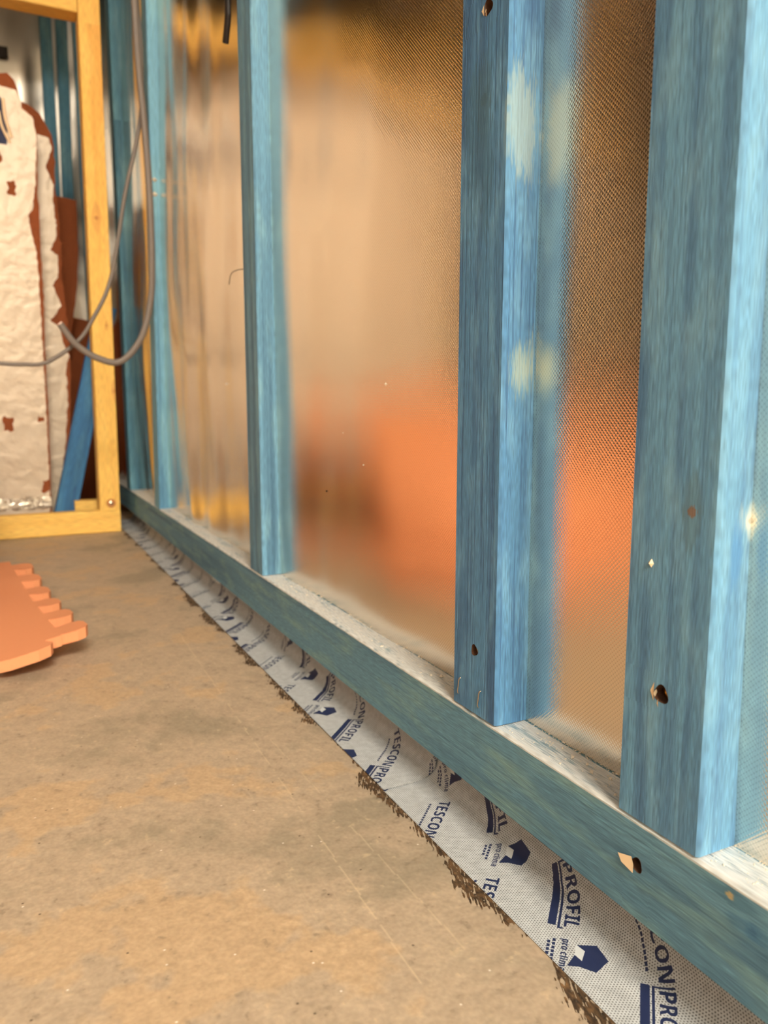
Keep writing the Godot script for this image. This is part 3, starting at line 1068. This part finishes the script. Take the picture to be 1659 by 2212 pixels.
# ---------------------------------------------------------------- corner behind the frame
func make_far_corner() -> void:
	var X := Vector3.RIGHT
	var Y := Vector3.UP
	# front insulation board: foam core with a torn foil facing
	var t := thing("insulation_board", "torn foil-faced insulation board standing behind the yellow bottom plate", "insulation")
	t.position = Vector3(0, 0.0, -1.86)
	t.rotation.y = 0.0
	var core := ragged([Vector2(-0.78, 0.003), Vector2(0.092, 0.003), Vector2(0.0953, 0.0644), Vector2(0.0983, 0.1525), Vector2(0.1005, 0.275), Vector2(0.1005, 0.3752), Vector2(0.1028, 0.4475), Vector2(0.1046, 0.5131), Vector2(0.1057, 0.5809), Vector2(0.1059, 0.6478), Vector2(0.1061, 0.714), Vector2(0.1083, 0.7983), Vector2(0.111, 0.8458), Vector2(0.1025, 0.8821), Vector2(0.0858, 0.8976), Vector2(0.0818, 0.9177), Vector2(0.0731, 0.9459), Vector2(0.0609, 0.9571), Vector2(0.0436, 0.9531), Vector2(0.005, 1.03), Vector2(-0.78, 1.055)], 0.012, 0.0025, 1)
	var mb := MB.new()
	slab(mb, core, Vector3.ZERO, X, Y, Vector3(0, 0, -0.05))
	part("foam_core", mb, mats.pir, t)
	var face := ragged([Vector2(-0.778, 0.006), Vector2(0.089, 0.006), Vector2(0.0927, 0.0699), Vector2(0.0945, 0.1527), Vector2(0.0966, 0.275), Vector2(0.0967, 0.3751), Vector2(0.0971, 0.4471), Vector2(0.0966, 0.5173), Vector2(0.0968, 0.5694), Vector2(0.0952, 0.6037), Vector2(0.0874, 0.6552), Vector2(0.0843, 0.6784), Vector2(0.093, 0.6897), Vector2(0.1013, 0.7412), Vector2(0.1064, 0.7977), Vector2(0.11, 0.8452), Vector2(0.1031, 0.8781), Vector2(0.0854, 0.8907), Vector2(0.0839, 0.9095), Vector2(0.0753, 0.926), Vector2(0.0488, 0.9278), Vector2(0.02, 0.95), Vector2(0.0, 1.02), Vector2(-0.778, 1.05)], 0.006, 0.002, 2)
	mb = MB.new()
	slab(mb, face, Vector3(0, 0, 0.0015), X, Y, Vector3(0, 0, -0.0014))
	part("foil_facing", mb, mats.facing, t)
	# crumpled foil at its foot
	mb = MB.new()
	var rng := RandomNumberGenerator.new()
	rng.seed = 14
	var cols := 60
	var rws := 7
	var first := mb.v.size()
	for j in rws + 1:
		for k in cols + 1:
			var x := -0.60 + 0.695 * k / cols
			var y := 0.052 + 0.026 * j / rws + rng.randf_range(-0.0015, 0.0015)
			mb.add(Vector3(x, y, 0.0025 + rng.randf_range(0.0, 0.006)), Vector3(0, 0, 1), Vector2(x, y))
	var tmp := MB.new()
	for j in rws:
		for k in cols:
			var a := first + j * (cols + 1) + k
			tmp.flat([mb.v[a], mb.v[a + 1], mb.v[a + cols + 2]], Vector3(0, 0, 1))
			tmp.flat([mb.v[a], mb.v[a + cols + 2], mb.v[a + cols + 1]], Vector3(0, 0, 1))
	var cf := part("crumpled_foil", tmp, mats.crumpled, t)
	cf.set_meta("label", "bright crumpled foil strip along its foot")
	# felt pen marks and a dark print patch on the facing
	mb = MB.new()
	for pts in [[[-0.02, 0.565], [0.002, 0.545], [0.010, 0.520], [0.004, 0.495], [-0.02, 0.47]], [[-0.02, 0.552], [-0.005, 0.535], [0.000, 0.518], [-0.006, 0.5], [-0.022, 0.482]]]:
		var ps := []
		for p in pts:
			ps.append(Vector3(p[0], p[1], 0.0018))
		tube(mb, ps, 0.0016, 0.0005, 6, 5)
	part("pen_mark", mb, mats.ink, t)
	mb = MB.new()
	slab(mb, PackedVector2Array([Vector2(-0.05, 0.82), Vector2(0.052, 0.815), Vector2(0.056, 0.86), Vector2(0.046, 0.905), Vector2(0.036, 0.92), Vector2(-0.05, 0.925)]), Vector3(0, 0, 0.0019), X, Y, Vector3(0, 0, -0.0003))
	part("print_patch", mb, mats.ink, t)
	mb = MB.new()
	for q in [[0.050, 0.905, 0.062, 0.83], [0.040, 0.88, 0.058, 0.82]]:
		tube(mb, [Vector3(q[0], q[1], 0.003), Vector3((q[0] + q[2]) / 2 - 0.004, (q[1] + q[3]) / 2, 0.004), Vector3(q[2], q[3], 0.003)], 0.003, 0.001, 6, 4)
	part("white_strip", mb, mats.raw, t)
	# brown tears where the foil has come away
	for q in [[0.02, 0.24, 0.010, 0.014], [0.085, 0.25, 0.006, 0.006], [0.086, 0.10, 0.007, 0.012], [0.055, 0.73, 0.008, 0.012], [0.03, 0.79, 0.009, 0.01], [0.0, 0.42, 0.006, 0.004]]:
		mb = MB.new()
		var pl := ragged([Vector2(q[0] - q[2], q[1] - q[3]), Vector2(q[0] + q[2], q[1] - q[3]), Vector2(q[0] + q[2], q[1] + q[3]), Vector2(q[0] - q[2], q[1] + q[3])], 0.003, 0.006, int(q[1] * 1000))
		slab(mb, pl, Vector3(0, 0, 0.0019), X, Y, Vector3(0, 0, -0.0003))
		part("foil_tear", mb, mats.pir, t)
	# second board behind it
	t = thing("insulation_board", "narrow strip of insulation board with ragged brown edge behind the larger board", "insulation")
	t.position = Vector3(0, 0, -1.945)
	mb = MB.new()
	slab(mb, ragged([Vector2(-0.5, 0.003), Vector2(0.122, 0.003), Vector2(0.1293, 0.0636), Vector2(0.1418, 0.1451), Vector2(0.1515, 0.253), Vector2(0.1572, 0.3595), Vector2(0.1566, 0.4226), Vector2(0.155, 0.485), Vector2(0.1505, 0.5669), Vector2(0.1509, 0.6279), Vector2(0.1513, 0.6883), Vector2(0.1478, 0.7477), Vector2(0.1488, 0.8167), Vector2(0.1462, 0.8729), Vector2(0.136, 0.8927), Vector2(0.1233, 0.9167), Vector2(0.101, 0.9303), Vector2(0.0831, 0.9368), Vector2(-0.5, 0.95)], 0.012, 0.003, 5), Vector3.ZERO, X, Y, Vector3(0, 0, -0.05))
	part("foam_core", mb, mats.pir, t)
	mb = MB.new()
	slab(mb, ragged([Vector2(-0.49, 0.006), Vector2(0.113, 0.006), Vector2(0.1218, 0.0752), Vector2(0.1316, 0.1456), Vector2(0.1407, 0.2209), Vector2(0.1487, 0.2958), Vector2(0.1481, 0.3593), Vector2(0.1548, 0.391), Vector2(0.1454, 0.419), Vector2(0.1405, 0.4562), Vector2(0.1198, 0.4697), Vector2(0.1471, 0.505), Vector2(0.128, 0.5479), Vector2(0.1417, 0.5671), Vector2(0.1444, 0.617), Vector2(0.1285, 0.6247), Vector2(0.1448, 0.6593), Vector2(0.1426, 0.7071), Vector2(0.1408, 0.7426), Vector2(0.145, 0.7668), Vector2(0.1289, 0.802), Vector2(0.1378, 0.8247), Vector2(0.1446, 0.8451), Vector2(0.1391, 0.8657), Vector2(0.1151, 0.8708), Vector2(-0.49, 0.89)], 0.005, 0.003, 6), Vector3(0, 0, 0.0015), X, Y, Vector3(0, 0, -0.0014))
	part("foil_facing", mb, mats.facing, t)
	# brown foam offcut behind, tapering down
	mb = MB.new()
	slab(mb, ragged([Vector2(0.118, 0.003), Vector2(0.140, 0.003), Vector2(0.150, 0.38), Vector2(0.165, 0.40), Vector2(0.182, 0.44), Vector2(0.205, 0.58), Vector2(0.213, 0.66), Vector2(0.215, 0.80), Vector2(0.118, 0.81)], 0.02, 0.002, 9), Vector3(0, 0, -2.2), X, Y, Vector3(0, 0, -0.05))
	solo("foam_offcut", mb, mats.pir, "brown foam insulation offcut leaning behind the yellow post", "insulation")
	mb = MB.new()
	slab(mb, ragged([Vector2(0.145, 0.003), Vector2(0.270, 0.003), Vector2(0.268, 0.50), Vector2(0.145, 0.53)], 0.02, 0.003, 19), Vector3(0, 0, -2.30), X, Y, Vector3(0, 0, -0.05))
	solo("foam_offcut", mb, mats.pir, "second brown foam offcut standing low on the floor deep in the corner", "insulation")
	# blue batten leaning in the corner
	mb = MB.new()
	var L := Vector3(0.235, 0.95, -0.10).normalized()
	var A := Vector3(0.95, -0.235, 0).normalized()
	batten(mb, mats.deep_blue, Vector3(0.096, 0.012, -1.885), L, A, L.cross(A).normalized() * (1.0 if L.cross(A).z < 0 else -1.0), 0.52, 0.047, 0.02, [], 41)
	solo("leaning_batten", mb, mats.deep_blue, "short deep blue batten leaning in the dark corner beside the yellow post", "batten")
	# battens of the end wall
	var Bk := Vector3(0, 0, -1)
	mb = MB.new()
	batten(mb, mats.far_blue, Vector3(0.1735, 0.0006, -2.575), Vector3(0.003, 1, 0).normalized(), X, Bk, 2.4, 0.031, 0.025, [], 42)
	solo("end_batten", mb, mats.far_blue, "dark blue upright batten on the silver end wall", "batten", "end wall battens")
	mb = MB.new()
	batten(mb, mats.far_blue, Vector3(0.213, 0.81, -2.57), Vector3(0.014, 1, 0).normalized(), X, Bk, 1.55, 0.030, 0.025, [], 43)
	solo("end_batten", mb, mats.far_blue, "pale teal batten cut short above the brown foam", "batten", "end wall battens")
	mb = MB.new()
	batten(mb, mats.s1, Vector3(0.2672, 0.0006, -2.57), Vector3(0, 1, 0), X, Bk, 2.4, 0.019, 0.025, [], 44)
	solo("end_batten", mb, mats.s1, "thin light blue batten in the very corner behind the yellow post", "batten", "end wall battens")
	# black tape patch
	mb = MB.new()
	mb.box(Vector3(0.03, 1.266, -2.609), Vector3(0.091, 1.297, -2.606))
	solo("black_tape", mb, mats.black, "small black tape patch on the silver end wall", "tape")

# ---------------------------------------------------------------- orange interlocking foam mats
func foam_mat(label: String, corner: Vector3, edge_dir: Vector2, curl: float, prop := 0.0) -> void:
	# corner: near-right corner of the body; edge_dir: (x, z) away from the camera along the right edge
	var E := Vector3(edge_dir.x, 0, edge_dir.y).normalized()
	var F := E.cross(Vector3.UP).normalized()       # towards the left
	if F.x > 0:
		F = -F
	E = (E + Vector3.UP * tan(prop)).normalized()   # propped up at its far edge
	var U := F.cross(E).normalized()
	if U.y < 0:
		U = -U
	var S := 0.57
	var T := 0.012
	var mb := MB.new()
	var lift := func(e: float, f: float) -> float:
		return curl * pow(clampf(1.0 - (f + 0.03) / 0.16, 0.0, 1.0), 1.3) * pow(clampf(1.0 - (e + 0.02) / 0.34, 0.0, 1.0), 1.3) + 0.001
	var at := func(e: float, f: float, top: float) -> Vector3:
		return corner + E * e + F * f + U * (lift.call(e, f) + top * T)
	var n := 22
	for j in n:
		for k in n:
			var e0 := S * j / n
			var e1 := S * (j + 1) / n
			var f0 := S * k / n
			var f1 := S * (k + 1) / n
			mb.flat([at.call(e0, f0, 1.0), at.call(e1, f0, 1.0), at.call(e1, f1, 1.0), at.call(e0, f1, 1.0)], U)
			mb.flat([at.call(e0, f0, 0.0), at.call(e1, f0, 0.0), at.call(e1, f1, 0.0), at.call(e0, f1, 0.0)], -U)
			if k == 0:
				mb.flat([at.call(e0, 0.0, 0.0), at.call(e1, 0.0, 0.0), at.call(e1, 0.0, 1.0), at.call(e0, 0.0, 1.0)], -F)
			if k == n - 1:
				mb.flat([at.call(e0, S, 0.0), at.call(e1, S, 0.0), at.call(e1, S, 1.0), at.call(e0, S, 1.0)], F)
			if j == 0:
				mb.flat([at.call(0.0, f0, 0.0), at.call(0.0, f1, 0.0), at.call(0.0, f1, 1.0), at.call(0.0, f0, 1.0)], -E)
			if j == n - 1:
				mb.flat([at.call(S, f0, 0.0), at.call(S, f1, 0.0), at.call(S, f1, 1.0), at.call(S, f0, 1.0)], E)
	# tabs: a rounded knob, wider at its head
	var tab := func(c0: float, half: float, out_right: bool) -> void:
		var prof := [[-half * 0.86, 0.0], [-half * 0.92, 0.008], [-half * 1.08, 0.017], [-half * 0.95, 0.026], [-half * 0.5, 0.030], [half * 0.5, 0.030], [half * 0.95, 0.026], [half * 1.08, 0.017], [half * 0.92, 0.008], [half * 0.86, 0.0]]
		var tops := []
		var bots := []
		for p in prof:
			var e: float = c0 + p[0] if out_right else -p[1]
			var f: float = -p[1] if out_right else c0 + p[0]
			tops.append(at.call(e, f, 1.0))
			bots.append(at.call(e, f, 0.0))
		mb.flat(tops, U)
		mb.flat(bots, -U)
		var mid := Vector3.ZERO
		for p in tops:
			mid += p / tops.size()
		for q in prof.size() - 1:
			var a: Vector3 = tops[q]
			var b: Vector3 = tops[q + 1]
			mb.flat([a, b, bots[q + 1], bots[q]], (a + b) * 0.5 - mid)
	for q in 6:
		tab.call(0.026 + q * 0.098, 0.025, true)
		tab.call(0.040 + q * 0.098, 0.027, false)
	var o := solo("foam_mat", mb, mats.mat, label, "mat", "orange foam mats")
	o.position = Vector3.ZERO

func make_mats() -> void:
	foam_mat("orange interlocking foam floor mat with a curled corner, at the left edge", Vector3(0.047, 0.0005, -0.885), Vector2(-0.078, -0.997), 0.028)
	foam_mat("topmost orange foam mat propped up just past the left edge, mirrored in the foil", Vector3(-0.072, 0.0280, -1.03), Vector2(0.0, -1.0), 0.0, 0.46)
	foam_mat("middle orange foam mat of the propped pile past the left edge", Vector3(-0.076, 0.0232, -1.10), Vector2(0.0, -1.0), 0.0, 0.30)
	foam_mat("lowest orange foam mat of the propped pile past the left edge", Vector3(-0.080, 0.0187, -1.18), Vector2(0.0, -1.0), 0.0, 0.14)
	foam_mat("second propped orange foam mat farther left, seen mirrored in the foil", Vector3(-0.70, 0.0105, -0.98), Vector2(0.0, -1.0), 0.0, 0.30)

# ---------------------------------------------------------------- cables
func make_cables() -> void:
	var t := thing("electric_cable", "thick grey flat cable hanging in a loop with a cut end", "cable")
	var mb := MB.new()
	var z := -1.42
	var k := z / -1.45
	var pts := []
	for p in [[0.2450, 1.35], [0.2490, 1.06], [0.2506, 0.9600], [0.2535, 0.8507], [0.2580, 0.7768], [0.2626, 0.6629], [0.2622, 0.5375], [0.2569, 0.4653], [0.2381, 0.3998], [0.2022, 0.3583], [0.1658, 0.3614], [0.1292, 0.3841], [0.1051, 0.4181]]:
		pts.append(Vector3(p[0] * k, 0.285 + (p[1] - 0.285) * k, z))
	tube(mb, pts, 0.0056, 0.0036, 12, 6)
	part("sheath", mb, mats.cable, t)
	mb = MB.new()
	tube(mb, [pts[-1] + Vector3(0.0005, 0, 0), pts[-1] + Vector3(-0.0012, 0.002, 0)], 0.0042, 0.0026, 10, 2)
	part("cut_end", mb, flatmat(c8(232, 205, 190), 0.6), t)
	mb = MB.new()
	z = -1.44
	k = z / -1.5
	pts = []
	for p in [[0.2560, 1.35], [0.2620, 1.08], [0.2640, 0.9842], [0.2678, 0.9095], [0.2647, 0.8167], [0.2540, 0.7527], [0.2289, 0.6550], [0.1983, 0.5082], [0.1632, 0.4333], [0.1338, 0.3916], [0.0824, 0.3554], [0.0451, 0.3514], [0.0090, 0.3521], [-0.05, 0.36], [-0.4, 0.5], [-0.62, 1.3]]:
		pts.append(Vector3(p[0] * k, 0.285 + (p[1] - 0.285) * k, z))
	tube(mb, pts, 0.0034, 0.0026, 12, 6)
	solo("electric_cable", mb, mats.cable, "thin grey cable slanting down across the yellow post and off to the left", "cable")
	mb = MB.new()
	tube(mb, [Vector3(0.262, 1.3, -0.89), Vector3(0.262, 0.86, -0.917), Vector3(0.262, 0.7358, -0.9214), Vector3(0.262, 0.7173, -0.9234), Vector3(0.262, 0.6960, -0.9356)], 0.0036, 0.0050, 12, 5)
	solo("black_cable", mb, mats.black, "short black cable end hanging before the foil", "cable")

# ---------------------------------------------------------------- sawdust on the rail
func make_debris() -> void:
	var chip := MB.new()
	blob(chip, Vector3.ZERO, 0.5, 3)
	var mm := MultiMesh.new()
	mm.transform_format = MultiMesh.TRANSFORM_3D
	mm.mesh = chip.mesh(mats.sawdust)
	var rng := RandomNumberGenerator.new()
	rng.seed = 21
	var cnt := 4200
	var crumbs := [[-0.462, 0.277, 0.0022], [-0.468, 0.272, 0.0016], [-0.452, 0.280, 0.0014], [-0.318, 0.277, 0.0016], [-0.300, 0.275, 0.0018], [-0.308, 0.279, 0.0013], [-0.150, 0.276, 0.0022], [-0.290, 0.279, 0.0015], [-0.330, 0.280, 0.0012]]
	mm.instance_count = cnt
	for k in cnt:
		var z := -0.12 - pow(rng.randf(), 1.4) * 1.7
		var back := rng.randf()
		var x := XR + 0.002 + 0.022 * (1.0 - back * back * 0.9)
		if k % 3 == 0:
			x = XF - 0.0006 - 0.004 * rng.randf() * rng.randf()
		x = minf(x, XF - 0.0006)
		var s := 0.00035 + 0.0007 * pow(rng.randf(), 3.0)
		if rng.randf() < 0.02:
			s *= 2.2
		var b := Basis.from_euler(Vector3(rng.randf() * TAU, rng.randf() * TAU, rng.randf() * TAU)).scaled(Vector3(s * rng.randf_range(0.8, 2.0), s * 0.8, s * rng.randf_range(0.8, 1.6)))
		if k < crumbs.size():
			z = crumbs[k][0]
			x = crumbs[k][1]
			s = crumbs[k][2] * 1.6
			b = Basis.from_euler(Vector3(k, k * 2.0, k * 3.0)).scaled(Vector3.ONE * s)
		mm.set_instance_transform(k, Transform3D(b, Vector3(x, RAIL_TOP + s * 0.3, z)))
	var o := MultiMeshInstance3D.new()
	o.name = "sawdust"
	o.multimesh = mm
	add_child(o)
	tag(o, "pale sawdust and plaster crumbs along the top of the rail", "sawdust")
	o.set_meta("kind", "stuff")
